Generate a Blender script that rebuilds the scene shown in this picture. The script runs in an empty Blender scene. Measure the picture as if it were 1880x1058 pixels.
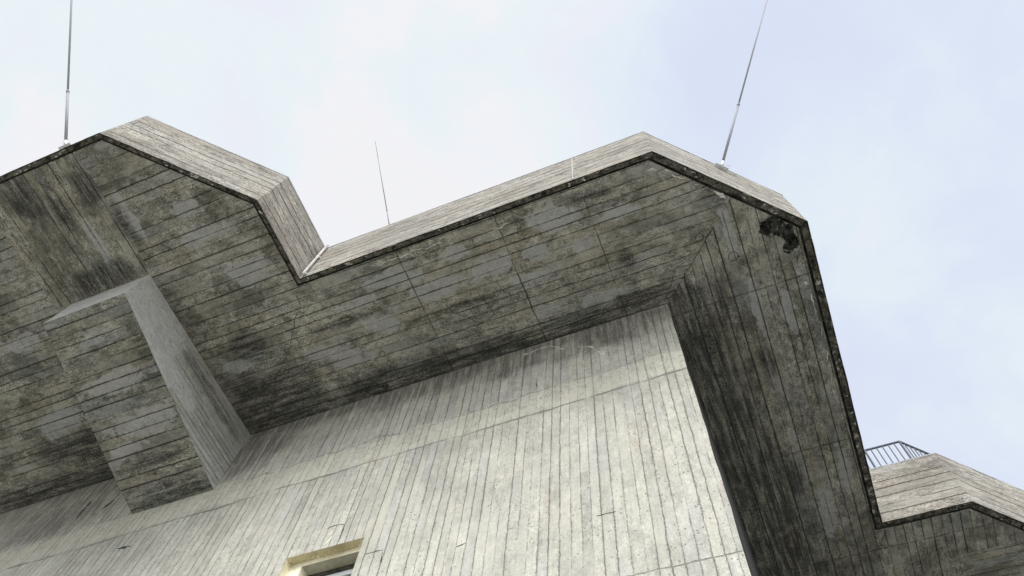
import bpy, bmesh, math, random
from mathutils import Vector, Matrix, noise
random.seed(7)
sc = bpy.context.scene
R = math.radians

# ------------------------------------------------------------------ camera
# rows: camera right, camera down, camera forward, in world axes
# (x along the tower front, y into the tower, z up; the camera is the origin)
RIGHT = Vector((0.92818013, 0.36626586, 0.06581004))
DOWN = Vector((-0.31116027, 0.86087047, -0.40259324))
FWD = Vector((-0.20411008, 0.35320158, 0.91301025))
cam_d = bpy.data.cameras.new('camera')
cam = bpy.data.objects.new('camera', cam_d)
sc.collection.objects.link(cam)
m = Matrix((RIGHT, -DOWN, -FWD)).transposed().to_4x4()
cam.matrix_world = m
cam_d.sensor_width = 36
cam_d.lens = 36 * 1321.087 / 1880
cam_d.clip_start = 0.05
cam_d.clip_end = 5000
sc.camera = cam

# ------------------------------------------------------------------ exposure
sc.view_settings.view_transform = 'Standard'
sc.view_settings.look = 'None'
sc.view_settings.gamma = 1
sc.view_settings.exposure = EXPOSURE = 0.0

# ------------------------------------------------------------------ sky (overcast) and sun
SUN_EL, SUN_AZ = 38, 25          # azimuth: degrees from -y (in front of the wall) towards +x
sd = Vector((math.sin(R(SUN_AZ)) * math.cos(R(SUN_EL)), -math.cos(R(SUN_AZ)) * math.cos(R(SUN_EL)), math.sin(R(SUN_EL))))
world = bpy.data.worlds.new('World')
sc.world = world
world.use_nodes = True
wt = world.node_tree
wt.nodes.clear()
wo = wt.nodes.new('ShaderNodeOutputWorld')
sky = wt.nodes.new('ShaderNodeTexSky')
sky.sky_type = 'NISHITA'
sky.sun_disc = False
sky.sun_elevation = R(SUN_EL)
sky.sun_rotation = math.atan2(sd.x, sd.y)
sky.dust_density = 3
bg1 = wt.nodes.new('ShaderNodeBackground'); bg1.inputs[1].default_value = 0.12
wt.links.new(sky.outputs[0], bg1.inputs[0])
bg2 = wt.nodes.new('ShaderNodeBackground'); bg2.inputs[1].default_value = 1.0
tc = wt.nodes.new('ShaderNodeTexCoord')


def wn(kind, **k):
    n = wt.nodes.new(kind)
    for a, b in k.items():
        setattr(n, a, b)
    return n


def wmath(op, a, b=None, c=None, clamp=False):
    n = wn('ShaderNodeMath', operation=op, use_clamp=clamp)
    for i, v in enumerate((a, b, c)):
        if v is None: continue
        if isinstance(v, (int, float)): n.inputs[i].default_value = v
        else: wt.links.new(v, n.inputs[i])
    return n.outputs[0]


def wnoise(scale, detail, rough=.55, dist=0.0, off=(0, 0, 0)):
    mp = wn('ShaderNodeMapping'); mp.inputs['Location'].default_value = off
    wt.links.new(tc.outputs['Generated'], mp.inputs[0])
    n = wn('ShaderNodeTexNoise'); n.inputs['Scale'].default_value = scale
    n.inputs['Detail'].default_value = detail; n.inputs['Roughness'].default_value = rough
    n.inputs['Distortion'].default_value = dist
    wt.links.new(mp.outputs[0], n.inputs['Vector'])
    return n.outputs['Fac']


def pxdir(x, y):
    return (RIGHT * (x - 940) + DOWN * (y - 529) + FWD * 1321.087).normalized()


def wlobe(d, k0, k1):
    dp = wn('ShaderNodeVectorMath', operation='DOT_PRODUCT')
    wt.links.new(tc.outputs['Generated'], dp.inputs[0]); dp.inputs[1].default_value = d
    mr = wn('ShaderNodeMapRange', interpolation_type='SMOOTHSTEP')
    wt.links.new(dp.outputs['Value'], mr.inputs[0])
    mr.inputs[1].default_value = k0; mr.inputs[2].default_value = k1
    return mr.outputs[0]


# thin cloud: bluer gaps where the cover is thin, warm white where it is thick
cl = wnoise(3.6, 6, .55, .5, (2.3, .7, 1.1))
cl2 = wnoise(1.3, 3, .5, .2, (5.3, 1.7, .1))
gap = wlobe(pxdir(1690, 300), .86, 1.0)
bright = wlobe(pxdir(560, 330), .82, .995)
t = wmath('MULTIPLY_ADD', cl, 1.3, wmath('MULTIPLY', cl2, .5))
t = wmath('SUBTRACT', t, .38)
t = wmath('SUBTRACT', t, wmath('MULTIPLY', gap, wmath('MULTIPLY_ADD', wnoise(5.0, 5, .55, .5, (1, 3, 2)), .45, .10)))
t = wmath('ADD', t, wmath('MULTIPLY', bright, .24), clamp=True)
cr = wn('ShaderNodeValToRGB')
wt.links.new(t, cr.inputs[0])
els = cr.color_ramp.elements
els[0].position = 0.0; els[0].color = (.67, .725, .88, 1)
els[1].position = 1.0; els[1].color = (.86, .86, .87, 1)
e = els.new(.25); e.color = (.70, .76, .89, 1)
e = els.new(.42); e.color = (.74, .82, .89, 1)
e = els.new(.55); e.color = (.80, .82, .89, 1)
e = els.new(.68); e.color = (.79, .86, .89, 1)
e = els.new(.8); e.color = (.86, .86, .89, 1)
# the cover is brighter round the hidden sun
glow = wlobe(sd, .70, 1.0)
st = wmath('MULTIPLY_ADD', glow, 4.5, 1.09)
wt.links.new(cr.outputs[0], bg2.inputs[0])
wt.links.new(st, bg2.inputs[1])
mx = wn('ShaderNodeMixShader'); mx.inputs[0].default_value = .94
wt.links.new(bg1.outputs[0], mx.inputs[1]); wt.links.new(bg2.outputs[0], mx.inputs[2])
wt.links.new(mx.outputs[0], wo.inputs[0])

sun_d = bpy.data.lights.new('sun', 'SUN')
sun_d.energy = 1.7; sun_d.angle = R(22); sun_d.color = (1, .96, .9)
sun = bpy.data.objects.new('sun', sun_d); sc.collection.objects.link(sun)
sun.rotation_euler = sd.to_track_quat('Z', 'Y').to_euler()


# ------------------------------------------------------------------ node helper
class N:
    def __init__(self, name):
        self.m = bpy.data.materials.new(name); self.m.use_nodes = True
        self.t = self.m.node_tree; self.t.nodes.clear()
        self.out = self.t.nodes.new('ShaderNodeOutputMaterial')
        self.b = self.t.nodes.new('ShaderNodeBsdfPrincipled')
        self.t.links.new(self.b.outputs[0], self.out.inputs[0])
        self.b.inputs['Specular IOR Level'].default_value = .25
        self.tc = self.t.nodes.new('ShaderNodeTexCoord')
        self.P = self.tc.outputs['Object']; self.UV = self.tc.outputs['UV']

    def set(self, sock, v):
        if isinstance(v, (int, float)): sock.default_value = v
        elif isinstance(v, (tuple, list)):
            sock.default_value = tuple(v) + ((1,) if len(v) == 3 and sock.type == 'RGBA' else ())
        else: self.t.links.new(v, sock)

    def math(self, op, a, b=None, c=None, clamp=False):
        n = self.t.nodes.new('ShaderNodeMath'); n.operation = op; n.use_clamp = clamp
        for i, v in enumerate((a, b, c)):
            if v is not None: self.set(n.inputs[i], v)
        return n.outputs[0]
    def add(self, a, b): return self.math('ADD', a, b)
    def sub(self, a, b): return self.math('SUBTRACT', a, b)
    def mul(self, a, b): return self.math('MULTIPLY', a, b)
    def mad(self, a, b, c): return self.math('MULTIPLY_ADD', a, b, c)
    def absv(self, a): return self.math('ABSOLUTE', a)
    def floor(self, a): return self.math('FLOOR', a)
    def mx(self, a, b): return self.math('MAXIMUM', a, b)

    def sep(self, v):
        n = self.t.nodes.new('ShaderNodeSeparateXYZ'); self.set(n.inputs[0], v); return n.outputs

    def comb(self, x, y, z=0.0):
        n = self.t.nodes.new('ShaderNodeCombineXYZ')
        for i, v in enumerate((x, y, z)): self.set(n.inputs[i], v)
        return n.outputs[0]

    def noise(self, v, scale, detail=2, rough=.5, dist=0.0):
        n = self.t.nodes.new('ShaderNodeTexNoise'); self.set(n.inputs['Vector'], v)
        n.inputs['Scale'].default_value = scale; n.inputs['Detail'].default_value = detail
        n.inputs['Roughness'].default_value = rough; n.inputs['Distortion'].default_value = dist
        return n.outputs['Fac']

    def vor(self, v, scale, rnd=1.0):
        n = self.t.nodes.new('ShaderNodeTexVoronoi'); self.set(n.inputs['Vector'], v)
        n.inputs['Scale'].default_value = scale; n.inputs['Randomness'].default_value = rnd
        return n.outputs['Distance'], n.outputs['Color']

    def white(self, v):
        n = self.t.nodes.new('ShaderNodeTexWhiteNoise'); n.noise_dimensions = '3D'
        self.set(n.inputs['Vector'], v); return n.outputs['Value']

    def ss(self, v, a, b, lo=0.0, hi=1.0):
        n = self.t.nodes.new('ShaderNodeMapRange'); n.interpolation_type = 'SMOOTHSTEP'
        self.set(n.inputs[0], v); self.set(n.inputs[1], a); self.set(n.inputs[2], b)
        self.set(n.inputs[3], lo); self.set(n.inputs[4], hi); return n.outputs[0]

    def mix(self, f, a, b):
        n = self.t.nodes.new('ShaderNodeMix'); n.data_type = 'RGBA'
        self.set(n.inputs[0], f); self.set(n.inputs[6], a); self.set(n.inputs[7], b); return n.outputs[2]

    def vmul(self, v, s):
        n = self.t.nodes.new('ShaderNodeVectorMath'); n.operation = 'MULTIPLY'
        self.set(n.inputs[0], v); self.set(n.inputs[1], s); return n.outputs[0]

    def vadd(self, v, s):
        n = self.t.nodes.new('ShaderNodeVectorMath'); n.operation = 'ADD'
        self.set(n.inputs[0], v); self.set(n.inputs[1], s); return n.outputs[0]

    def finish(self, col, height=None, rough=.9, strength=.6, dist=.02):
        self.set(self.b.inputs['Base Color'], col); self.set(self.b.inputs['Roughness'], rough)
        if height is not None:
            n = self.t.nodes.new('ShaderNodeBump'); n.inputs['Strength'].default_value = strength
            n.inputs['Distance'].default_value = dist
            self.set(n.inputs['Height'], height); self.t.links.new(n.outputs[0], self.b.inputs['Normal'])
        return self.m


def ellipses(n, X, Y, lst, edge=.35, wob=.55, scale=3.0):
    """union of ragged blots; lst of (cx, cy, rx, ry)"""
    if not lst: return 0.0
    wx = n.noise(n.P, scale, 4, .65)
    off = n.mul(n.sub(wx, .5), wob * 2)
    res = None
    for (cx, cy, rx, ry) in lst:
        dx = n.math('MULTIPLY', n.sub(X, cx), 1 / rx); dy = n.math('MULTIPLY', n.sub(Y, cy), 1 / ry)
        d = n.mad(dx, dx, n.mul(dy, dy))
        d = n.math('SQRT', d)
        res = d if res is None else n.math('MINIMUM', res, d)
    return n.ss(n.add(res, off), 1.0 + edge, 1.0 - edge)


def board_concrete(name, w, lo, hi, warm, cool, L=3.0, line=.8, linedark=.22, tone=.5, patch=.5, patchcol=None,
                   seams=(), pale=(), soot_shade=(), axes=(0, 1), pit=.5, grain=.10, wob=.004, holes=.6, warmamt=.4,
                   endj=.6, blot=.5, rust=0.0, mottle=.3, mild=.5, blotch=.8, micro=1.0, stretch=.55, band=None, wash=None, linew=1.0, big=.35, soot_shade_col=(.02, .021, .021), soot_shade_amt=.75):
    n = N(name)
    u3 = n.sep(n.UV); U, V = u3[0], u3[1]
    p3 = n.sep(n.P); X, Y = p3[axes[0]], p3[axes[1]]
    fine = n.noise(n.P, 34, 4, .7)
    mid = n.noise(n.P, 7, 4, .6)
    vw = n.noise(n.comb(n.mul(V, 1.0), 3.7, 1.3), 2.3, 1)
    slow = n.noise(n.comb(n.mul(U, .8), n.mul(V, 2.2), 8.1), 1.0, 2)
    Vw = n.add(n.mad(vw, w * .8, V), n.add(n.mul(n.sub(mid, .5), wob * 5), n.mul(n.sub(fine, .5), wob * 4)))
    Vw = n.mad(n.sub(slow, .5), wob * 6, Vw)
    b = n.mul(Vw, 1 / w)
    idx = n.floor(b)
    r1 = n.white(n.comb(idx, 3.1, .5))
    s = n.add(n.mul(U, 1 / L), n.mul(r1, 7.13))
    sidx = n.floor(s)
    r2 = n.white(n.comb(idx, sidx, 9.5))
    r3 = n.white(n.comb(idx, sidx, 4.5))
    # joints between boards
    jid = n.floor(n.add(b, .5))
    d = n.mul(n.absv(n.sub(b, jid)), w)
    rj = n.white(n.comb(jid, 17.3, 2.2))
    nj = n.noise(n.comb(n.mul(U, 1.0), n.mul(jid, 7.77), 0.0), 1.1, 3, .6)
    nf = n.noise(n.comb(n.mul(U, 1.0), n.mul(jid, 3.33), 5.0), 14, 3, .7)
    st = n.ss(n.add(n.mad(rj, .5, n.mul(nj, 1.5)), n.mul(nf, .6)), .90, 1.50)      # 0..1 along the joint
    wid = n.mad(st, .011 * linew, .0022 * linew)
    rag = n.noise(n.vadd(n.P, (.3, .7, 0)), 48, 3, .75)
    d = n.absv(n.add(d, n.mul(n.sub(rag, .5), .022)))
    jl = n.ss(d, n.add(wid, .0035), n.mul(wid, .4))
    jl = n.mul(jl, n.mul(n.mad(st, .80, .20), n.ss(n.add(nf, n.mul(st, .30)), .42, .58)))
    # honeycombed fringe beside the strong joints
    hn = n.noise(n.P, 60, 2, .8)
    near = n.ss(d, n.mad(n.mul(st, st), .035, .004), 0.0)
    hc = n.mul(n.mul(n.ss(hn, .60, .68), near), holes)
    # board ends
    sf = n.sub(s, sidx)
    de = n.mul(n.math('MINIMUM', sf, n.sub(1.0, sf)), L)
    ej = n.mul(n.ss(n.add(de, n.mul(fine, .004)), .010, .004), n.mul(endj, n.ss(r3, .35, .7)))
    # long pour seams / panel joints: (axis, value, width, waviness, strength)
    sm = None
    for (ax, val, ww, wav, stg) in seams:
        c = p3[ax]
        nn = n.noise(n.vadd(n.P, (val, val * 2, 0)), .9, 6, .72)
        k = n.absv(n.add(n.sub(c, val), n.mul(n.sub(nn, .5), wav)))
        n2 = n.noise(n.vadd(n.P, (val * 3, 0, 1)), 1.3, 4, .7)
        wv = n.mul(n.ss(n2, .3, .75), ww)
        q = n.mul(n.ss(k, n.add(wv, .004), n.mul(wv, .4)), n.mul(n.ss(n2, .22, .6), stg))
        sm = q if sm is None else n.mx(sm, q)
    lines = n.mx(jl, ej)
    if sm is not None: lines = n.mx(lines, sm)
    # tones
    SU = n.comb(n.mul(U, stretch), V, n.mul(p3[2], .3))
    mott = n.noise(SU, 13, 6, .78)
    gr = n.noise(n.vmul(n.comb(U, Vw, n.mul(idx, 3.0)), (2.2, 46, 1)), 1.0, 4, .6)
    bign = n.noise(n.P, .42, 5, .6)
    medn = n.noise(n.vadd(n.comb(n.mul(U, .6), V, n.mul(r2, 3.0)), (4, 4, 4)), 2.2, 5, .62)
    sp = n.noise(n.P, 95, 2, .8)
    val = n.mad(n.sub(r2, .5), tone, .5)
    val = n.add(val, n.mul(n.sub(bign, .5), big * 4))
    val = n.add(val, n.mul(n.sub(medn, .5), 1.3))
    val = n.add(val, n.mul(n.sub(n.noise(n.vadd(n.P, (2, 5, 3)), 1.9, 6, .68, .3), .5), blotch * 1.5))
    val = n.add(val, n.mul(n.sub(gr, .5), .7))
    val = n.add(val, n.mul(n.sub(mott, .5), mottle * 4))
    val = n.math('ADD', val, n.mul(n.sub(sp, .5), grain * 8), clamp=True)
    col = n.mix(val, lo, hi)
    hue = n.noise(n.vadd(n.comb(n.mul(U, .5), V, n.mul(r1, 6.0)), (9, 1, 4)), 1.4, 4, .6)
    col = n.mix(n.mul(n.ss(hue, .5, .72), warmamt), col, warm)
    col = n.mix(n.mul(n.ss(hue, .5, .3), warmamt), col, cool)
    # mildew: ragged dark freckling
    ml = n.noise(n.vadd(n.comb(n.mul(U, .7), V, n.mul(r1, 2.0)), (2, 8, 6)), 2.6, 8, .78)
    mm = n.mul(n.mul(n.ss(ml, .53, .66), n.ss(n.add(mott, n.mul(n.sub(sp, .5), .5)), .40, .54)), mild)
    col = n.mix(mm, col, tuple(c * .38 for c in lo))
    # smooth pale skins left between boards
    pn = n.noise(n.vadd(n.comb(n.mul(U, .8), n.mul(V, 2.0), n.mul(r2, 1.6)), (1, 7, 2)), 1.25, 4, .5, .4)
    pm = n.mul(n.ss(pn, .60, .63), patch)
    pcol = patchcol or tuple(min(1, c * 1.2) for c in hi)
    pp = ellipses(n, X, Y, pale, edge=.16, wob=1.7, scale=3.0) if pale else None
    if pp is not None: pm = n.mx(pm, n.mul(pp, .85))
    pcm = n.mix(n.ss(mid, .35, .65), pcol, tuple(c * .86 for c in pcol))
    pcm = n.mix(n.mul(n.sub(sp, .4), .6), pcm, tuple(c * .7 for c in pcol))
    col = n.mix(pm, col, pcm)
    # soft round blots (form ties, knots)
    wv3 = n.vadd(n.P, n.comb(n.mul(mid, .18), n.mul(fine, .05), n.mul(bign, .3)))
    bd, bc = n.vor(wv3, 1.9)
    bs = n.sep(bc)
    bm_ = n.mul(n.ss(bd, n.mad(bs[0], .16, .06), .03), n.ss(bs[1], .5, .6))
    col = n.mix(n.mul(bm_, blot), col, tuple(c * .62 for c in lo))
    if band:
        z0, z1, bcol, bamt = band
        e1 = n.noise(n.vadd(n.P, (3, 0, 0)), .8, 6, .7)
        yy = n.mad(n.sub(e1, .5), .5, p3[2])
        bf = n.mul(n.ss(yy, z0 - .02, z0 + .03), n.ss(yy, z1 + .10, z1 - .02))
        bf = n.mul(bf, n.ss(mott, .3, .5))
        col = n.mix(n.mul(bf, bamt), col, bcol)
        lines = n.mul(lines, n.sub(1.0, n.mul(bf, .45)))
    if soot_shade:  # streaky dark blots: soot stains, and shade painted in near the walls
        so = ellipses(n, X, Y, soot_shade, edge=.55, wob=1.1, scale=2.4)
        streak = n.noise(n.vmul(n.comb(U, V, 1.0), (1.2, 13, 1)), 1.0, 5, .7)
        so = n.mul(so, n.ss(n.add(streak, n.mul(n.sub(fine, .5), .6)), .28, .62))
        col = n.mix(n.mul(so, soot_shade_amt), col, soot_shade_col)
    if wash is not None:
        # smooth mortar skin with its own ragged outline hides joints
        wm = ellipses(n, X, Y, wash, edge=.16, wob=.9, scale=2.0)
        col = n.mix(n.mul(wm, .8), col, pcm)
        lines = n.mul(lines, n.sub(1.0, n.mul(wm, .9)))
    if rust:
        rn = n.noise(n.vadd(n.comb(n.mul(U, .5), n.mul(V, 3.0), 2.0), (3, 3, 3)), 1.6, 4, .6)
        col = n.mix(n.mul(n.mul(n.ss(rn, .6, .72), n.ss(sp, .5, .62)), rust), col, (.28, .13, .07))
    # aggregate and grit showing through the skin
    grit = n.noise(SU, 52, 4, .8)
    rgh = n.noise(n.vadd(n.comb(n.mul(U, .5), V, n.mul(r1, 2.5)), (7, 7, 1)), 1.1, 4, .6)
    rg = n.mul(n.ss(rgh, .36, .62, .35, 1.25), n.sub(1.0, n.mul(pm, .7)))
    k = n.math('ADD', 1.0, n.mul(n.mul(n.sub(mott, .5), micro * 2.3), rg))
    k = n.add(k, n.mul(n.mul(n.sub(grit, .5), micro * 2.2), rg))
    col = n.vmul(col, n.comb(k, k, k))
    # pits
    pd, pc = n.vor(n.vadd(n.P, n.comb(n.mul(grit, .05), n.mul(sp, .05), 0.0)), 9)
    ps = n.sep(pc)
    pm2 = n.mul(n.ss(pd, n.mad(ps[0], .17, .06), .03), n.ss(ps[1], 1 - .30 * pit, 1 - .25 * pit))
    pd2, pc2 = n.vor(n.P, 34)
    pm3 = n.mul(n.mul(rg, n.ss(pd2, .38, .2)), n.ss(n.sep(pc2)[1], 1 - .22 * pit, 1 - .19 * pit))
    dark = n.mx(n.mx(lines, hc), n.mx(n.mul(pm2, .9), n.mul(pm3, .8)))
    ldc = tuple(c * linedark for c in lo)
    col = n.mix(n.mul(dark, line), col, ldc)
    # relief: board steps, joints, holes, grain
    h = n.mul(n.sub(r1, .5), .25)
    h = n.add(h, n.mul(gr, .18)); h = n.add(h, n.mul(fine, .30)); h = n.add(h, n.mul(mid, .35))
    h = n.sub(h, n.mul(dark, .9)); h = n.add(h, n.mul(sp, .14)); h = n.add(h, n.mul(mott, .45))
    h = n.add(h, n.mul(pm, .12))
    return n.finish(col, h, rough=.92, strength=.75, dist=.014)


# ------------------------------------------------------------------ concrete finishes
pale_soffit = [(-3.34, 3.48, .42, .16), (-2.38, 3.45, .38, .17), (-1.71, 3.43, .24, .12), (-1.07, 3.55, .32, .12), (-5.19, 4.14, .32, .2),
               (-3.94, 3.07, .42, .12), (-1.3, 3.02, .38, .2), (-1.0, 4.47, .34, .1), (-6.92, 3.64, .4, .12), (-6.38, 1.0, .2, .14),
               (-6.31, 1.44, .45, .12), (-3.6, 3.2, .3, .12), (-1.9, 4.4, .3, .1), (1.12, 8.32, .07, .5), (1.74, 8.76, .10, .4),
               (1.54, 5.72, .10, .42), (1.13, 5.38, .07, .5), (1.04, 4.15, .08, .35), (-7.25, .82, .09, .4), (-10.2, 2.0, .5, .13), (-8.0, 1.0, .07, .5),
               (1.3, 9.6, .14, .45), (-4.6, 3.3, .4, .08), (-5.6, 3.9, .35, .1), (-4.4, 3.75, .35, .15), (-2.9, 3.05, .3, .1), (-6.0, 2.2, .3, .2), (-1.9, 3.8, .3, .08), (-.3, 3.3, .3, .1), (-10.6, 3.6, .5, .25), (-9.6, 3.0, .3, .1)]
soot_shade_soffit = [(-.45, 3.96, .12, .2), (-.6, 2.9, .35, .08), (-3.05, 3.88, .8, .06), (.25, 6.2, .35, 1.5), (.35, 8.2, .5, 2.0), (.35, 10.6, .65, 2.2), (.1, 5.4, .2, .6), (.05, 7, .25, 2.4), (.1, 10, .3, 2.5), (-3.0, 4.86, 3.2, .14), (-11, 4.85, 2.4, .35), (-6.6, 4.8, 1.0, .3), (.25, 4.95, .25, .4), (-.7, 4.86, 1.2, .12),  # soot and dark boards, with shade beside the walls painted in
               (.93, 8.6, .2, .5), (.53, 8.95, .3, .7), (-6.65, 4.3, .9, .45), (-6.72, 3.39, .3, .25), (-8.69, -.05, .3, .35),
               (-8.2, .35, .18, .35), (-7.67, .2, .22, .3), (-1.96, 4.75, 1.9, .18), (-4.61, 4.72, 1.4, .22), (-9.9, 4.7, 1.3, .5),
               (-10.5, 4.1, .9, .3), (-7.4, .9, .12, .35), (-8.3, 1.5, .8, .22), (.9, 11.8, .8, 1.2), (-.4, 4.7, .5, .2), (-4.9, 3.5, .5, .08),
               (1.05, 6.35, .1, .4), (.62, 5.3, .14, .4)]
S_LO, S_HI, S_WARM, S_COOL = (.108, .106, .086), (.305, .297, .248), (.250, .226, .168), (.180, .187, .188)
mat_soffit = board_concrete('soffit_concrete', .155, S_LO, S_HI, S_WARM, S_COOL, L=1.5, pale=pale_soffit, soot_shade=soot_shade_soffit,
                            patch=.38, patchcol=(.335, .337, .322), tone=.3, line=.88, linedark=.16, linew=.72, mottle=.4, warmamt=.6, blotch=2.4, soot_shade_amt=.88, blot=.6, endj=.4,
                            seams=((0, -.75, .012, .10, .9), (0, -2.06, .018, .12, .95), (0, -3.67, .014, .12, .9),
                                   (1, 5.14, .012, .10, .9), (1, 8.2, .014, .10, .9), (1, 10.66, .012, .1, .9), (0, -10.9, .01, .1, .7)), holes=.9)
mat_wall = board_concrete('wall_concrete', .118, (.30, .29, .25), (.53, .508, .435), (.53, .502, .405), (.43, .415, .415), L=5.0, mottle=.22, mild=.30, band=(8.08, 8.55, (.54, .515, .41), .38),
                          line=.66, linedark=.30, patch=.3, patchcol=(.54, .535, .47), tone=.16, axes=(0, 2), pit=.16, blot=.22,
                          seams=((2, 8.05, .034, .16, 1.0), (2, 8.60, .014, .5, .8), (2, 4.93, .020, .16, 1.0), (2, 9.45, .006, .4, .4), (2, 8.40, .006, .3, .5)),
                          soot_shade=[(-1.6, 9.85, 3.2, .22), (-5.5, 9.9, 3.0, .22), (-10.5, 9.9, 2.2, .5), (-7.2, 9.4, .7, .5), (-1.0, 9.6, .9, .35), (-4.2, 9.7, 1.0, .25), (-11, 9.1, 1.0, .5), (-3.4, 9.9, 1.0, .3), (-2.6, 9.6, .5, .3)],
                          rust=.7, holes=.9, endj=.3, big=.3, wob=.005, linew=.42, micro=.25, soot_shade_col=(.10, .10, .085), soot_shade_amt=.8)
mat_side_shaded = board_concrete('side_wall_shaded_concrete', .14, (.014, .014, .012), (.050, .050, .043), (.05, .045, .035), (.035, .037, .037), L=4, axes=(1, 2), micro=.7,
                          soot_shade=[(7, 9, 4, 1.2), (11, 9, 4, 1.5)], tone=.3)  # near-black tones: shade on the side wall put into its colour
mat_fascia = board_concrete('parapet_concrete', .19, (.185, .165, .140), (.345, .318, .270), (.31, .265, .215), (.34, .33, .295), L=3.5, mottle=.3, mild=.6,
                            line=.9, linedark=.22, patch=.2, micro=.9, patchcol=(.43, .42, .385), tone=.30, stretch=.35, pit=1.0, grain=.16, blot=.1, warmamt=.6,
                            axes=(0, 2), holes=.9, wob=.007, linew=1.0, rust=.25)
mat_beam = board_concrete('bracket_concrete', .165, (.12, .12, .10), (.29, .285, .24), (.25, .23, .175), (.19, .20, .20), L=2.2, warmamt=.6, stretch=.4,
                          pale=[(-8.3, 2.9, .6, .14), (-8.0, 3.6, .6, .2), (-8.6, 3.9, .3, .12)], soot_shade=[(-8.1, 4.72, .8, .22), (-7.6, 2.6, .18, .6), (-8.3, 4.2, .7, .08)],
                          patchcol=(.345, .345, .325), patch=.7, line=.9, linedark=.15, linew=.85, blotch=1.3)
mat_beam_lit = board_concrete('bracket_lit_concrete', .09, (.33, .33, .30), (.52, .51, .47), (.50, .47, .40), (.45, .455, .465), L=4,
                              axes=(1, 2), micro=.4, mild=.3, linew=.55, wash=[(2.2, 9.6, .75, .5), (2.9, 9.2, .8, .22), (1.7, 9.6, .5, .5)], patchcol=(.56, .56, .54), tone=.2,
                              soot_shade=[(4.0, 9.7, .8, .12)], line=.7)  # lighter copy for the upright faces, the light they catch put into the colour


def simple_rough(name, a, b, c=None, scale=6, cth=(.6, .68), bump=.03, rough=.95, strength=.9):
    n = N(name)
    x = n.noise(n.P, scale, 6, .7); y = n.noise(n.P, scale * 6, 4, .75)
    col = n.mix(n.ss(n.mad(n.sub(y, .5), .5, x), .36, .64), a, b)
    if c: col = n.mix(n.ss(n.noise(n.vadd(n.P, (5, 2, 8)), scale * .8, 6, .72), *cth), col, c)
    return n.finish(col, n.add(x, n.mul(y, .5)), rough, strength, bump)


mat_black = simple_rough('black_edge', (.006, .006, .005), (.07, .066, .05), (.22, .21, .18), 6, (.56, .62), .05)  # black outer band of the drip edge, with pale flecks
mat_drip = simple_rough('mossy_edge_concrete', (.010, .010, .008), (.150, .142, .112), (.46, .45, .41), 9, (.575, .62), .05)
mat_groove = simple_rough('dark_groove', (.012, .012, .010), (.11, .105, .085), None, 3)
mat_coping = simple_rough('grey_coping', (.26, .26, .26), (.40, .40, .40), None, 8, bump=.006)
mat_spall = simple_rough('broken_concrete', (.005, .005, .005), (.115, .112, .097), (.40, .39, .35), 12.0, (.58, .66), .08)
mat_lime = simple_rough('lime_deposit', (.42, .42, .38), (.66, .65, .60), None, 18, bump=.01)
mat_crack = simple_rough('crack_dark', (.015, .015, .013), (.05, .05, .042), None, 9)
mat_cream = simple_rough('cream_paint', (.62, .56, .38), (.80, .76, .58), (.40, .35, .22), 3.0, (.6, .7), .006, .7, .4)
mat_ochre = simple_rough('weathered_cream_paint', (.40, .34, .20), (.58, .52, .34), (.74, .69, .52), 3.4, (.54, .58), .006, .8, .4)
mat_plaster = simple_rough('grey_render', (.30, .29, .22), (.42, .40, .32), None, 3.5, bump=.006)
mat_gap = simple_rough('dark_gap', (.03, .03, .025), (.11, .11, .09), None, 9)  # dark strip between the lintel and the window frame
mat_conduit = simple_rough('pale_conduit', (.42, .40, .37), (.55, .53, .49), None, 6, bump=.003)


def plain(name, col, rough=.5, metal=0.0, spec=.5):
    n = N(name)
    v = n.noise(n.P, 9, 4, .6)
    n.set(n.b.inputs['Metallic'], metal)
    n.b.inputs['Specular IOR Level'].default_value = spec
    return n.finish(n.mix(v, tuple(c * .85 for c in col), tuple(min(1, c * 1.1) for c in col)), None, n.mad(v, .2, rough - .1))


mat_white = plain('white_window_plastic', (.72, .74, .74), .4)
mat_steel = plain('dull_aluminium', (.34, .34, .37), .7, .0, .2)
mat_steel_d = plain('dull_steel_tip', (.22, .22, .24), .7, .0, .2)
mat_bright = plain('zinc_bracket', (.62, .63, .64), .45, .4)
mat_rail = plain('galvanised_railing', (.10, .105, .13), .5, .35)
mat_glass = plain('dark_window_glass', (.03, .035, .04), .08, 0, .8)


# ------------------------------------------------------------------ object helpers
def link(o, parent=None):
    sc.collection.objects.link(o)
    if parent: o.parent = parent
    return o


def empty(name, label, cat, loc=(0, 0, 0), group=None):
    o = bpy.data.objects.new(name, None); link(o)
    o.location = loc; o['label'] = label; o['category'] = cat
    if group: o['group'] = group
    return o


def obj(name, bm, mats, parent=None, smooth=False):
    me = bpy.data.meshes.new(name)
    bmesh.ops.recalc_face_normals(bm, faces=bm.faces)
    if smooth:
        for f in bm.faces: f.smooth = True
    bm.to_mesh(me); bm.free()
    for mt in (mats if isinstance(mats, (list, tuple)) else [mats]): me.materials.append(mt)
    o = bpy.data.objects.new(name, me); link(o)
    if parent:
        o.parent = parent
        o.matrix_parent_inverse = Matrix.Translation(-Vector(parent.location))
    return o


def fn(p, s, a):
    """signed noise vector of amplitude a"""
    return Vector(noise.noise_vector(Vector(p) * s)) * a


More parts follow.
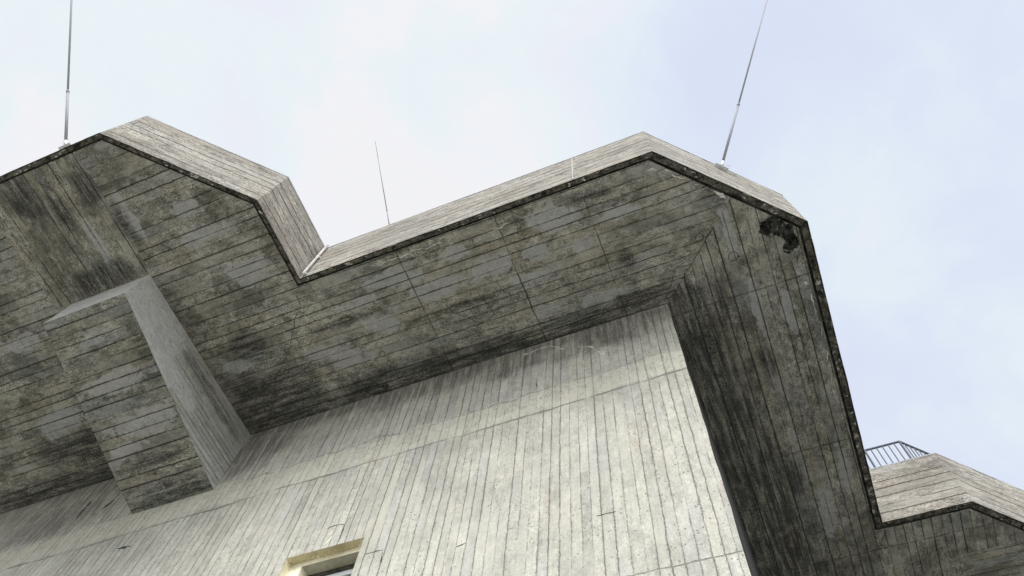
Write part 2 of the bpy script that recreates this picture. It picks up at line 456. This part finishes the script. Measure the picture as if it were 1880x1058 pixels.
def quad_grid(bm, a, b, c, d, nu, nv, uvf, amp=0.0, nrm=None, mi=0):
    """grid over the quad a-b-c-d (a->b = u, a->d = v)"""
    uvl = bm.loops.layers.uv.verify()
    vs = []
    a, b, c, d = map(Vector, (a, b, c, d))
    for j in range(nv + 1):
        row = []
        for i in range(nu + 1):
            s, t = i / nu, j / nv
            p = (a * (1 - s) + b * s) * (1 - t) + (d * (1 - s) + c * s) * t
            q = p.copy()
            if amp:
                q += fn(p, 1.7, amp) * .6 + fn(p, 7.0, amp * .5)
            row.append(bm.verts.new(q))
            row[-1].index = 0
        vs.append(row)
    for j in range(nv):
        for i in range(nu):
            f = bm.faces.new((vs[j][i], vs[j][i + 1], vs[j + 1][i + 1], vs[j + 1][i]))
            f.material_index = mi
            for l in f.loops: l[uvl].uv = uvf(l.vert.co)
    return vs


def box(bm, lo, hi, uvf=None, mi=0):
    lo, hi = Vector(lo), Vector(hi)
    vs = [bm.verts.new((x, y, z)) for z in (lo.z, hi.z) for y in (lo.y, hi.y) for x in (lo.x, hi.x)]
    uvl = bm.loops.layers.uv.verify()
    for q in ((0, 2, 3, 1), (4, 5, 7, 6), (0, 1, 5, 4), (2, 6, 7, 3), (0, 4, 6, 2), (1, 3, 7, 5)):
        f = bm.faces.new([vs[i] for i in q]); f.material_index = mi
        for l in f.loops:
            l[uvl].uv = uvf(l.vert.co) if uvf else (l.vert.co.x + l.vert.co.y, l.vert.co.z)


def tube(bm, p0, p1, r0, r1=None, seg=12, cap=True):
    p0, p1 = Vector(p0), Vector(p1); r1 = r0 if r1 is None else r1
    ax = (p1 - p0).normalized()
    s = ax.orthogonal().normalized(); t = ax.cross(s)
    A = [bm.verts.new(p0 + (s * math.cos(k) + t * math.sin(k)) * r0) for k in [2 * math.pi * i / seg for i in range(seg)]]
    B = [bm.verts.new(p1 + (s * math.cos(k) + t * math.sin(k)) * r1) for k in [2 * math.pi * i / seg for i in range(seg)]]
    for i in range(seg):
        bm.faces.new((A[i], A[(i + 1) % seg], B[(i + 1) % seg], B[i]))
    if cap: bm.faces.new(A[::-1]); bm.faces.new(B)


def offset_chain(pts, d, scl=None):
    """offset an open polyline to its left by d (times a factor per edge) with mitred corners"""
    P = [Vector(p) for p in pts]; out = []
    for i, p in enumerate(P):
        ns = []
        if i > 0:
            e = (P[i] - P[i - 1]).normalized(); ns.append((Vector((-e.y, e.x)), d * (scl[i - 1] if scl else 1)))
        if i < len(P) - 1:
            e = (P[i + 1] - P[i]).normalized(); ns.append((Vector((-e.y, e.x)), d * (scl[i] if scl else 1)))
        if len(ns) == 1: out.append(p + ns[0][0] * ns[0][1])
        else:
            (n1, d1), (n2, d2) = ns
            det = n1.x * n2.y - n1.y * n2.x
            out.append(p + Vector(((d1 * n2.y - d2 * n1.y) / det, (n1.x * d2 - n2.x * d1) / det)))
    return out


# ------------------------------------------------------------------ ground
bm = bmesh.new()
quad_grid(bm, (-400, -400, -1.6), (400, -400, -1.6), (400, 400, -1.6), (-400, 400, -1.6), 40, 40, lambda c: (c.x, c.y))
gn = N('ground_paving')
g1 = gn.noise(gn.P, .15, 6, .6); g2 = gn.noise(gn.P, 8, 5, .7)
ground = obj('ground', bm, gn.finish(gn.mix(gn.mad(g2, .4, gn.mul(g1, .6)), (.30, .29, .26), (.48, .465, .42)), g2, .9, .4, .02))
ground['kind'] = 'structure'

# ------------------------------------------------------------------ the tower
TOP = 11.32; SOF = 10.0; WY = 4.91; WX = -0.11
tower = empty('concrete_tower', 'weathered board-marked concrete tower with overhanging angular balconies and a small cream-edged window', 'tower', (-4, 8, -1.6))

# --- front wall, with the window opening
WX0, WX1, WZ0, WZ1 = -5.34, -4.28, 5.05, 6.475
bm = bmesh.new()
uvw = lambda c: (c.z, c.x)


def wallq(x0, x1, z0, z1):
    nu = max(1, int(abs(x1 - x0) / .25)); nv = max(1, int(abs(z1 - z0) / .25))
    quad_grid(bm, (x0, WY, z0), (x1, WY, z0), (x1, WY, z1), (x0, WY, z1), nu, nv, uvw)


wallq(-17, WX0, -1.6, SOF); wallq(WX1, WX, -1.6, SOF)
wallq(WX0, WX1, WZ1, SOF); wallq(WX0, WX1, -1.6, WZ0)
bmesh.ops.remove_doubles(bm, verts=bm.verts, dist=.0005)
for v in bm.verts:                                       # slightly uneven arris of the right corner
    if abs(v.co.x - WX) < 1e-4:
        v.co.x += noise.noise(Vector((0, 0, v.co.z * 2.3))) * .012 + noise.noise(Vector((0, 5, v.co.z * 9))) * .008 - .006
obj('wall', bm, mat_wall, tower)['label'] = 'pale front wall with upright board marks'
bm = bmesh.new()
quad_grid(bm, (WX, WY, -1.6), (WX, 22, -1.6), (WX, 22, SOF), (WX, WY, SOF), 30, 30, lambda c: (c.z, c.y))
obj('wall', bm, mat_side_shaded, tower)['label'] = 'side wall with the balcony shade painted into its dark colour'
# upper block of the core, standing on the platform
bm = bmesh.new()
box(bm, (-17, WY, 10.2), (WX, 22, 19.9), lambda c: (c.z, c.x + c.y))
obj('upper_block', bm, mat_wall, tower)

# --- platform outline (outer bottom edge of the parapets)
PL = [(-17, 2.60), (-11.7, 2.60), (-11.7, 1.30), (-9.955, -.445), (-6.96, -.445), (-5.27, 1.26), (-5.27, 2.60), (.36, 2.60),
      (2.11, 4.335), (2.11, 10.08), (3.56, 10.08), (5.25, 11.77), (5.25, 14.35), (3.56, 16.04), (2.11, 16.04), (2.11, 22)]
PL = [Vector(p) for p in PL]
DS = [.6, .6, .6, .6, .55, .55, .62, .8, .85, .85, .85, .85, .85, .85, .85]      # how wide the drip edge is along each side


def sweep(chain, profile, name, mats, step=.12, amp=.004, scl=None, chip=None, seed=0.0):
    """profile: list of (inset, z, material index of the band that starts here)"""
    bm = bmesh.new(); uvl = bm.loops.layers.uv.verify()
    rails = [offset_chain(chain, p[0], scl) for p in profile]
    L = 0
    cols = []
    for k in range(len(chain) - 1):
        ln = (chain[k + 1] - chain[k]).length
        nseg = max(1, int(ln / step))
        for i in range(nseg + (1 if k == len(chain) - 2 else 0)):
            s = i / nseg
            col = []
            nrm2 = (chain[k + 1] - chain[k]).normalized(); nrm = Vector((nrm2.y, -nrm2.x, 0))
            for r, p in zip(rails, profile):
                q = r[k] * (1 - s) + r[k + 1] * s
                c = Vector((q.x, q.y, p[1]))
                if amp:
                    nz = noise.noise(c * 2.1 + Vector((seed, 0, 0))) * amp + noise.noise(c * 9) * amp * .6
                    c = c + nrm * nz
                    if chip and i not in (0,): c = chip(c, nrm, p)
                col.append(bm.verts.new(c))
            cols.append((col, L + s * ln))
        L += ln
    for (A, la), (B, lb) in zip(cols, cols[1:]):
        for j in range(len(profile) - 1):
            f = bm.faces.new((A[j], B[j], B[j + 1], A[j + 1])); f.material_index = profile[j][2]
            us = (la, lb, lb, la); js = (j, j, j + 1, j + 1)
            for l, u, jj in zip(f.loops, us, js):
                l[uvl].uv = (u, profile[jj][1] + profile[jj][0])
    return obj(name, bm, mats, tower)


def chip_edges(c, nrm, p):
    if p[0] < .002 and (abs(p[1] - SOF) < .05 or abs(p[1] - TOP + .03) < .02):
        v = noise.noise(c * 4.3) + .6 * noise.noise(c * 13)
        low = abs(p[1] - SOF) < .05
        k = max(0.0, v - .35) * (1 if low else 0)
        c = c - nrm * k * .08
        c.z += (k * .10 if low else -k * .06) + noise.noise(c * 3.1) * .010 + noise.noise(c * 11) * .006
    return c


nz = 11
prof = [(0.0, TOP - .03 - (TOP - .03 - SOF) * i / nz, 0) for i in range(nz + 1)]
spans = [('parapet', PL[0:7]), ('parapet', PL[6:10]), ('parapet', PL[9:16])]
labs = ['parapet of the far left balcony', 'long parapet over the pale wall', 'parapet of the small balcony at the right']
for (nm, ch), lb, sd_ in zip(spans, labs, (0, 11, 23)):
    o = sweep(ch, prof, nm, mat_fascia, amp=.008, chip=chip_edges, seed=0.0)
    o['label'] = lb
    # thin grey coping on top with the inner face of the parapet behind
    o2 = sweep(ch, [(-.004, TOP - .03, 0), (-.005, TOP, 0), (.36, TOP + .006, 0), (.36, SOF + .35, 0)], 'coping', mat_coping, amp=.002, step=.3)


def chip_drip(c, nrm, p):
    if p[2] in (0, 2) and .005 < p[0] < .14:
        v = noise.noise(c * 3.7) + .7 * noise.noise(c * 11)
        c.z += max(0.0, v - .05) * .035
    if p[1] > SOF + .03:
        c.z += noise.noise(c * 5) * .01
    return c


drip_prof = [(0.0, SOF, 2), (.030, SOF + .004, 0), (.07, SOF + .002, 0), (.105, SOF, 0), (.125, SOF, 1), (.128, SOF + .055, 1), (.165, SOF + .06, 1), (.172, SOF, 1)]
for ch in (PL,):
    sweep(ch, drip_prof, 'drip_edge', [mat_drip, mat_groove, mat_black], step=.05, amp=.003, chip=chip_drip, scl=DS)

# --- soffit: one flat underside cut into its formwork panels
inner = offset_chain(PL, .172, DS)
bm = bmesh.new()
verts = [bm.verts.new((p.x, p.y, SOF)) for p in inner]
ring = verts + [bm.verts.new((WX, 22, SOF)), bm.verts.new((WX, WY, SOF)), bm.verts.new((-17, WY, SOF))]
bm.faces.new(ring)
HX0, HX1, HY0, HY1 = 1.40, 2.02, 3.98, 4.86


def cut(co, no):
    bmesh.ops.bisect_plane(bm, geom=bm.verts[:] + bm.edges[:] + bm.faces[:], plane_co=co, plane_no=no)


for x in (-9.32, -7.46, WX, 3.25, HX0): cut((x, 0, SOF), (1, 0, 0))
for y in (1.70, HY0, HY1, 11.2, 2.7, 14.8): cut((0, y, SOF), (0, 1, 0))
cut((0, 4.80, SOF), (1, 1, 0))
bm.faces.ensure_lookup_table()
uvl = bm.loops.layers.uv.verify()
kill = []
for f in bm.faces:
    c = f.calc_center_median()
    if -9.32 < c.x < -7.46 and c.y < 1.70: along_y = True
    elif c.x + c.y > 4.80 and c.x > WX: along_y = not (c.x > 3.25 and 11.2 < c.y < 14.8)
    else: along_y = False
    for l in f.loops:
        q = l.vert.co
        l[uvl].uv = (q.y, q.x + 40) if along_y else (q.x, q.y)
    if c.x > HX0 and HY0 < c.y < HY1 and c.x < 3: kill.append(f)
# the broken-out hollow near the corner: the panel there is a dense dented sheet
kp = [[(l.vert.co.x, l.vert.co.y) for l in f.loops] for f in kill]
bmesh.ops.delete(bm, geom=kill, context='FACES_ONLY')
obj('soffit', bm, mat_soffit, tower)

blobs = [(1.555, 4.24, .095, .11), (1.64, 4.17, .09, .08), (1.70, 4.30, .12, .10), (1.80, 4.40, .09, .12), (1.84, 4.56, .08, .11), (1.76, 4.64, .07, .07)]


def crater(x, y):
    d = min(math.hypot((x - a) / rx, (y - b) / ry) for a, b, rx, ry in blobs)
    w = noise.noise(Vector((x * 14, y * 14, 3))) * .28 + noise.noise(Vector((x * 40, y * 40, 1))) * .18
    return max(0.0, min(1.0, (1.12 - (d + w)) / .30))


bm = bmesh.new(); uvl = bm.loops.layers.uv.verify()
for poly in kp:
    f = bm.faces.new([bm.verts.new((x, y, SOF)) for x, y in poly])
bmesh.ops.remove_doubles(bm, verts=bm.verts, dist=1e-5)
g = .016
x = HX0 + g
while x < 2.2: cut((x, 0, SOF), (1, 0, 0)); x += g
y = HY0 + g
while y < HY1 + .01: cut((0, y, SOF), (0, 1, 0)); y += g
cr_ = {}
for v in bm.verts: cr_[v] = crater(v.co.x, v.co.y)
for f in bm.faces:
    for l in f.loops: l[uvl].uv = (l.vert.co.y, l.vert.co.x + 40)
    if sum(cr_[v] for v in f.verts) / len(f.verts) > .12: f.material_index = 1
for v in bm.verts:
    k = cr_[v]
    if k > 0:
        rough = noise.noise(v.co * 11) * .5 + noise.noise(v.co * 28) * .35
        deep = max(0, 1 - math.hypot(v.co.x - 1.84, v.co.y - 4.56) / .12) + max(0, 1 - math.hypot(v.co.x - 1.53, v.co.y - 4.27) / .10)
        v.co.z += k ** .8 * (.05 + .08 * rough + .13 * deep)
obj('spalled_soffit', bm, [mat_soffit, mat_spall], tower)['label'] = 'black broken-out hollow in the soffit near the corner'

# --- bracket beam under the left balcony
BX0, BX1, BF, BZF, BZR = -9.03, -7.50, 1.72, 9.30, 8.57
bm = bmesh.new()
quad_grid(bm, (BX0, BF, BZF), (BX1, BF, BZF), (BX1, WY, BZR), (BX0, WY, BZR), 24, 52, lambda c: (c.x, c.y + 2.2), amp=.0035)
quad_grid(bm, (BX0, BF, BZF), (BX1, BF, BZF), (BX1, BF, SOF), (BX0, BF, SOF), 24, 12, lambda c: (c.x, c.z), amp=.0035, mi=1)
quad_grid(bm, (BX1, BF, BZF), (BX1, WY, BZR), (BX1, WY, SOF), (BX1, BF, SOF), 52, 12, lambda c: (c.y, c.z * 1.0 + (c.y - BF) * .03), amp=.0035, mi=1)
quad_grid(bm, (BX0, BF, BZF), (BX0, WY, BZR), (BX0, WY, SOF), (BX0, BF, SOF), 52, 12, lambda c: (c.y, c.z), amp=.0035, mi=1)
bmesh.ops.remove_doubles(bm, verts=bm.verts, dist=.0008)
obj('bracket_beam', bm, [mat_beam, mat_beam_lit], tower)['label'] = 'wedge-shaped concrete bracket beam under the left balcony'
# twin bracket under the small balcony, beyond the frame
bm = bmesh.new()
quad_grid(bm, (3.5, 12.3, 9.3), (3.5, 13.85, 9.3), (WX, 13.85, 8.57), (WX, 12.3, 8.57), 4, 8, lambda c: (c.y, c.x))
quad_grid(bm, (3.5, 12.3, 9.3), (3.5, 13.85, 9.3), (3.5, 13.85, SOF), (3.5, 12.3, SOF), 4, 3, lambda c: (c.y, c.z), mi=1)
quad_grid(bm, (3.5, 12.3, 9.3), (WX, 12.3, 8.57), (WX, 12.3, SOF), (3.5, 12.3, SOF), 8, 3, lambda c: (c.x, c.z), mi=1)
quad_grid(bm, (3.5, 13.85, 9.3), (WX, 13.85, 8.57), (WX, 13.85, SOF), (3.5, 13.85, SOF), 8, 3, lambda c: (c.x, c.z), mi=1)
obj('bracket_beam', bm, [mat_beam, mat_beam_lit], tower)


# --- ribbons: cracks, joints, lime runs that follow no board
def ribbon(name, pts, width, mat, plane, jag=1.0, off=.004, thick=.004, step=.03, fade=True):
    """pts on a plane: 'soffit' (x,y) or 'wall' (x,z); a thin raised or inset strip of varying width"""
    bm = bmesh.new(); P = [Vector(p) for p in pts]; S = []
    for a, b in zip(P, P[1:]):
        k = max(1, int((b - a).length / step))
        for i in range(k): S.append(a + (b - a) * i / k)
    S.append(P[-1]); A = []; n_ = len(S)
    for i, s in enumerate(S):
        e = (S[min(i + 1, n_ - 1)] - S[max(i - 1, 0)]).normalized(); nn = Vector((-e.y, e.x))
        q = Vector((s.x, s.y, 3.3))
        w_ = width * (.35 + .9 * abs(noise.noise(q * 6)) * 1.8 - .25 + .9 * noise.noise(q * 23))
        w_ = max(width * .06, w_)
        if fade: w_ *= min(1, .25 + i / 3, .25 + (n_ - 1 - i) / 3)
        c = s + nn * (noise.noise(q * 4 + Vector((9, 0, 0))) * .035 + noise.noise(q * 17) * .03) * jag
        row = []
        for sg in (-1, 1):
            for lay in (0, thick):
                r = c + nn * sg * w_ * (.5 if lay == 0 else .38)
                row.append(bm.verts.new((r.x, r.y, SOF - off - lay + .003) if plane == 'soffit' else (r.x, WY - off - lay + .003, r.y)))
        A.append(row)
    for a, b in zip(A, A[1:]):
        for i, j in ((0, 1), (1, 3), (3, 2)):
            bm.faces.new((a[i], a[j], b[j], b[i]))
    return obj(name, bm, mat, tower)


ribbon('crack', [(-5.44, 2.83), (-5.47, 3.0), (-5.70, 3.23), (-6.08, 3.72), (-6.5, 4.01), (-6.81, 4.46), (-7.17, 4.9)], .012, mat_crack, 'soffit')
ribbon('crack', [(-3.55, 3.62), (-3.32, 3.73), (-3.19, 3.98), (-2.96, 4.21), (-2.9, 4.25)], .012, mat_crack, 'soffit')
ribbon('crack', [(-2.75, 3.7), (-2.72, 3.95), (-2.62, 4.2)], .010, mat_crack, 'soffit')
ribbon('crack', [(-2.4, 3.65), (-2.36, 3.9), (-2.28, 4.0)], .009, mat_crack, 'soffit')
ribbon('mitre_joint', [(-.06, 4.86), (.2, 4.60), (.6, 4.20), (.82, 3.98)], .016, mat_crack, 'soffit', jag=.6)
ribbon('mitre_joint', [(-.12, 4.86), (.15, 4.40), (.33, 4.32)], .009, mat_crack, 'soffit', jag=.9)
ribbon('lime_run', [(1.86, 5.40), (1.91, 5.62), (1.93, 5.98), (1.92, 6.2)], .022, mat_lime, 'soffit')
ribbon('lime_run', [(1.93, 6.35), (1.92, 6.86), (1.88, 7.27), (1.9, 7.5)], .018, mat_lime, 'soffit')
ribbon('lime_run', [(.33, 2.82), (.48, 2.96), (.68, 3.17), (.85, 3.33)], .020, mat_lime, 'soffit')
ribbon('lime_run', [(.95, 3.42), (1.01, 3.47), (1.08, 3.55), (1.13, 3.6)], .055, mat_lime, 'soffit', jag=.5)
ribbon('lime_run', [(.12, 2.84), (.3, 2.84), (.36, 2.95)], .03, mat_lime, 'soffit')
ribbon('lime_run', [(-4.15, 2.80), (-3.75, 2.82), (-3.4, 2.81), (-3.05, 2.83), (-2.75, 2.80)], .026, mat_lime, 'soffit', jag=1.2)
ribbon('lime_run', [(-2.4, 2.80), (-2.1, 2.9), (-1.85, 2.88)], .014, mat_lime, 'soffit')
ribbon('lime_run', [(-2.45, 9.80), (-2.18, 9.84), (-1.98, 9.80), (-1.86, 9.70), (-1.76, 9.58)], .06, mat_lime, 'wall')
ribbon('lime_run', [(-1.55, 9.52), (-1.36, 9.42), (-1.28, 9.22), (-1.15, 9.02)], .06, mat_lime, 'wall')
ribbon('lime_run', [(1.68, 4.62), (1.74, 4.68), (1.80, 4.70)], .03, mat_lime, 'soffit', jag=.4)
for a in ([(-10.47, 9.02), (-10.46, 9.2), (-10.45, 9.40)], [(-9.95, 9.0), (-9.86, 9.15), (-9.81, 9.38)], [(-8.74, 7.73), (-8.6, 7.71), (-8.46, 7.70)]):
    ribbon('formwork_slot', a, .05, mat_crack, 'wall', jag=.15)
for a in ([(-1.42, 5.82), (-1.22, 5.81)], [(-3.02, 5.15), (-2.84, 5.14)], [(-3.0, 5.9), (-2.9, 5.92)], [(-2.2, 8.95), (-2.18, 8.7)], [(-4.18, 6.17), (-4.04, 6.17), (-3.95, 6.16)],
          [(-3.96, 6.14), (-3.93, 5.96)], [(-4.9, 6.83), (-4.78, 6.85), (-4.66, 6.82)], [(-4.65, 6.8), (-4.63, 6.55)]):
    ribbon('crack', a, .016, mat_crack, 'wall', jag=.3)
# chipped spot above the window, cream paint showing
ribbon('paint_smear', [(-4.87, 6.62), (-4.82, 6.72), (-4.76, 6.76)], .05, mat_cream, 'wall', jag=.2)
ribbon('paint_smear', [(-4.84, 6.52), (-4.78, 6.64), (-4.74, 6.70)], .02, mat_cream, 'wall', jag=.2)


# round plugs and studs on the soffit
ribbon('formwork_slot', [(-11.62, 2.70), (-11.50, 2.72), (-11.38, 2.82)], .09, mat_crack, 'soffit', jag=.2)


def blob(name, cx, cy, r, h, mat):
    bm = bmesh.new()
    bmesh.ops.create_icosphere(bm, subdivisions=3, radius=1)
    for v in bm.verts:
        v.co = Vector((v.co.x * r, v.co.y * r, v.co.z * h)) * (1 + .25 * noise.noise(v.co * 3 + Vector((cx, cy, 0))))
        v.co += Vector((cx, cy, SOF - .003))
    return obj(name, bm, mat, tower, True)


blob('rusty_stud', -4.84, 4.79, .055, .045, mat_spall)
blob('rusty_stud', 1.87, 5.27, .028, .02, mat_lime)
for (cx, cy, r) in ((-4.63, 4.24, .05), (.62, 4.05, .06), (1.0, 4.5, .07)):
    bm = bmesh.new()
    A = []
    for i in range(28):
        k = 2 * math.pi * i / 28
        rr = r * (1 + .12 * noise.noise(Vector((math.cos(k), math.sin(k), cx * 5))))
        A.append([bm.verts.new((cx + math.cos(k) * (rr + w_), cy + math.sin(k) * (rr + w_), SOF - .002 - hh)) for w_, hh in ((-.004, 0), (-.002, .003), (.002, .003), (.004, 0))])
    for i in range(28):
        a, b = A[i], A[(i + 1) % 28]
        for j in range(3): bm.faces.new((a[j], a[j + 1], b[j + 1], b[j]))
    obj('plug_ring', bm, mat_crack, tower)

# --- joint strip on the long parapet, conduit in the inner corner
bm = bmesh.new(); box(bm, (-.811, 2.590, SOF + .01), (-.799, 2.604, TOP - .05)); obj('joint_strip', bm, mat_conduit, tower)
bm = bmesh.new()
tube(bm, (-5.20, 2.555, SOF + .03), (-5.20, 2.555, TOP - .02), .022)
box(bm, (-5.235, 2.57, SOF + .06), (-5.165, 2.60, SOF + .10)); box(bm, (-5.235, 2.57, 10.75), (-5.165, 2.60, 10.79))
obj('conduit', bm, mat_conduit, tower)

# --- window
bm = bmesh.new()
uvx = lambda c: (c.x, c.z)
quad_grid(bm, (WX0, WY, WZ0), (WX0, WY + .12, WZ0), (WX0, WY + .12, WZ1), (WX0, WY, WZ1), 2, 8, uvx, mi=0)
quad_grid(bm, (WX1, WY, WZ0), (WX1, WY + .12, WZ0), (WX1, WY + .12, WZ1), (WX1, WY, WZ1), 2, 8, uvx, mi=0)
quad_grid(bm, (WX0, WY, WZ1), (WX1, WY, WZ1), (WX1, WY + .12, WZ1), (WX0, WY + .12, WZ1), 12, 2, uvx, amp=.003, mi=1)
quad_grid(bm, (WX0, WY, WZ0), (WX1, WY, WZ0), (WX1, WY + .5, WZ0), (WX0, WY + .5, WZ0), 4, 2, uvx, mi=0)
win = obj('window', bm, [mat_cream, mat_ochre], tower)
IX0, IX1, IZ1 = WX0 + .17, WX1 - .03, WZ1 - .07
bm = bmesh.new()
# stepped inner reveal: painted ring face, then deeper jambs and a rendered lintel
quad_grid(bm, (WX0, WY + .12, WZ0), (IX0, WY + .12, WZ0), (IX0, WY + .12, WZ1), (WX0, WY + .12, WZ1), 2, 8, lambda c: (c.x, c.z), mi=0)
quad_grid(bm, (IX0, WY + .12, IZ1), (WX1, WY + .12, IZ1), (WX1, WY + .12, WZ1), (IX0, WY + .12, WZ1), 8, 1, lambda c: (c.x, c.z), mi=0)
quad_grid(bm, (IX1, WY + .12, WZ0), (WX1, WY + .12, WZ0), (WX1, WY + .12, IZ1), (IX1, WY + .12, IZ1), 1, 6, lambda c: (c.x, c.z), mi=0)
quad_grid(bm, (IX0, WY + .12, IZ1), (IX1, WY + .12, IZ1), (IX1, WY + .42, IZ1), (IX0, WY + .42, IZ1), 10, 3, lambda c: (c.x, c.y), amp=.004, mi=1)
quad_grid(bm, (IX0, WY + .12, WZ0), (IX0, WY + .42, WZ0), (IX0, WY + .42, IZ1), (IX0, WY + .12, IZ1), 2, 6, lambda c: (c.x, c.z), mi=0)
quad_grid(bm, (IX1, WY + .12, WZ0), (IX1, WY + .42, WZ0), (IX1, WY + .42, IZ1), (IX1, WY + .12, IZ1), 2, 6, lambda c: (c.x, c.z), mi=0)
o = obj('reveal', bm, [mat_cream, mat_plaster], win)
bm = bmesh.new()
box(bm, (IX0 + .002, WY + .27, IZ1 - .05), (IX1 - .002, WY + .41, IZ1 - .004)); obj('gap_filler', bm, mat_gap, win)
bm = bmesh.new()
FZ = IZ1 - .05
box(bm, (IX0 + .004, WY + .30, FZ - .07), (IX1 - .004, WY + .37, FZ - .002))
box(bm, (IX0 + .004, WY + .30, WZ0 + .002), (IX0 + .074, WY + .37, FZ - .07))
box(bm, (IX1 - .074, WY + .30, WZ0 + .002), (IX1 - .004, WY + .37, FZ - .07))
box(bm, (IX0 + .074, WY + .30, WZ0 + .002), (IX1 - .074, WY + .37, WZ0 + .07))
obj('frame', bm, mat_white, win)
bm = bmesh.new()
box(bm, (IX0 + .075, WY + .325, WZ0 + .071), (IX1 - .075, WY + .335, FZ - .071)); obj('pane', bm, mat_glass, win)

# ------------------------------------------------------------------ lightning rods (leaning out at 45 degrees)
def rod(label, base, nrm, segs, rr, plate=True, cat='lightning rod'):
    base = Vector(base); nrm = Vector(nrm).normalized(); up = Vector((0, 0, 1)); side = nrm.cross(up)
    d = (nrm + up).normalized()
    r = empty('lightning_rod', label, cat, base, 'lightning rods leaning out from the parapets')
    c = base + nrm * .03
    bm = bmesh.new()
    # wall plate: a thin tray held off the face, with two bolts
    for (s0, s1, z0, z1, d0, d1) in ((-.11, .11, -.025, .008, -.03, -.020), (-.11, .11, -.025, -.020, -.020, .025), (-.035, .035, -.02, .05, -.018, .02)):
        P = [c + side * s + up * z + nrm * q for z in (z0, z1) for q in (d0, d1) for s in (s0, s1)]
        vs = [bm.verts.new(p) for p in P]
        for q in ((0, 2, 3, 1), (4, 5, 7, 6), (0, 1, 5, 4), (2, 6, 7, 3), (0, 4, 6, 2), (1, 3, 7, 5)): bm.faces.new([vs[i] for i in q])
    for s in (-.08, .08):
        tube(bm, c + side * s - nrm * .02, c + side * s + nrm * .01, .013, seg=6)
    if plate: obj('wall_plate', bm, mat_bright, r)
    else: bm.free()
    bm = bmesh.new()
    if plate:
        tube(bm, c - d * .03, c + d * .10, rr[0] * 1.25); obj('socket', bm, mat_bright, r, True)
        bm = bmesh.new()
    p = c.copy()
    for i, (L_, ra) in enumerate(zip(segs, rr)):
        bm = bmesh.new()
        q = p + d * L_
        tube(bm, p, q, ra, ra * .96)
        if i < len(segs) - 1: tube(bm, q - d * .03, q + d * .012, ra * 1.1)
        obj('mast' if i < 2 else 'tip', bm, (mat_steel, mat_steel, mat_steel_d, mat_steel_d)[i], r, True)
        p = q
    return r, c, side, up, nrm


r1, c, side, up, nr = rod('lightning rod on a bright plate on the slanting parapet by the right corner', (1.295, 3.515, 11.10), (1, -1, 0), (1.24, 2.36, 1.45), (.022, .014, .007))
# wire loop beside it
bm = bmesh.new(); prev = None
for i in range(15):
    t_ = i / 14
    q = c + side * (-.02 - .24 * math.sin(t_ * math.pi * .5) ) + up * (.05 + .24 * math.sin(t_ * math.pi) - .02 * t_) + nr * (.02)
    if prev is not None: tube(bm, prev, q, .004, seg=6)
    prev = q
obj('wire', bm, mat_bright, r1)
rod('lightning rod over the far left balcony edge, only its lower length in the picture', (-7.90, -.45, 10.46), (0, -1, 0), (1.07, 3.2, 1.2), (.023, .016, .008))
rod('thin distant lightning rod behind the notch between the two balconies', (-7.15, 4.90, 19.72), (0, -1, 0), (.9, 1.95, .62), (.020, .014, .007))

# ------------------------------------------------------------------ railing on the small balcony
rail = empty('railing', 'grey metal bar railing on top of the small balcony at the right edge', 'railing', (3.2, 10.3, 11.33))
ZR = 12.1
k_ = ZR / 10
cpt = Vector((.2655 * ZR, .851 * ZR))                    # corner
chain = [Vector((cpt.x - 1.75, cpt.y)), cpt, cpt + Vector((1.6, 1.6)), cpt + Vector((1.6, 4.0))]
bm = bmesh.new(); bm2 = bmesh.new()
for a, b in zip(chain, chain[1:]):
    A = Vector((a.x, a.y, ZR)); B = Vector((b.x, b.y, ZR))
    tube(bm, A, B, .023, seg=10)
    tube(bm2, A - Vector((0, 0, .62)), B - Vector((0, 0, .62)), .014, seg=8)
bmesh.ops.create_icosphere(bm, subdivisions=2, radius=.023, matrix=Matrix.Translation((cpt.x, cpt.y, ZR)))
obj('handrail', bm, mat_rail, rail); obj('bottom_rail', bm2, mat_rail, rail)
for a, b in zip(chain[:3], chain[1:]):
    ln = (b - a).length; nb = int(ln / .105)
    for i in range(nb + 1):
        p = a + (b - a) * (i / nb)
        post = (i % 8 == 0) if b is not cpt else ((nb - i) in (6, 7, 13))
        bm = bmesh.new()
        tube(bm, (p.x, p.y, ZR - (.75 if post else .62)), (p.x, p.y, ZR), .022 if post else .0115, seg=8)
        obj('post' if post else 'baluster', bm, mat_rail, rail)
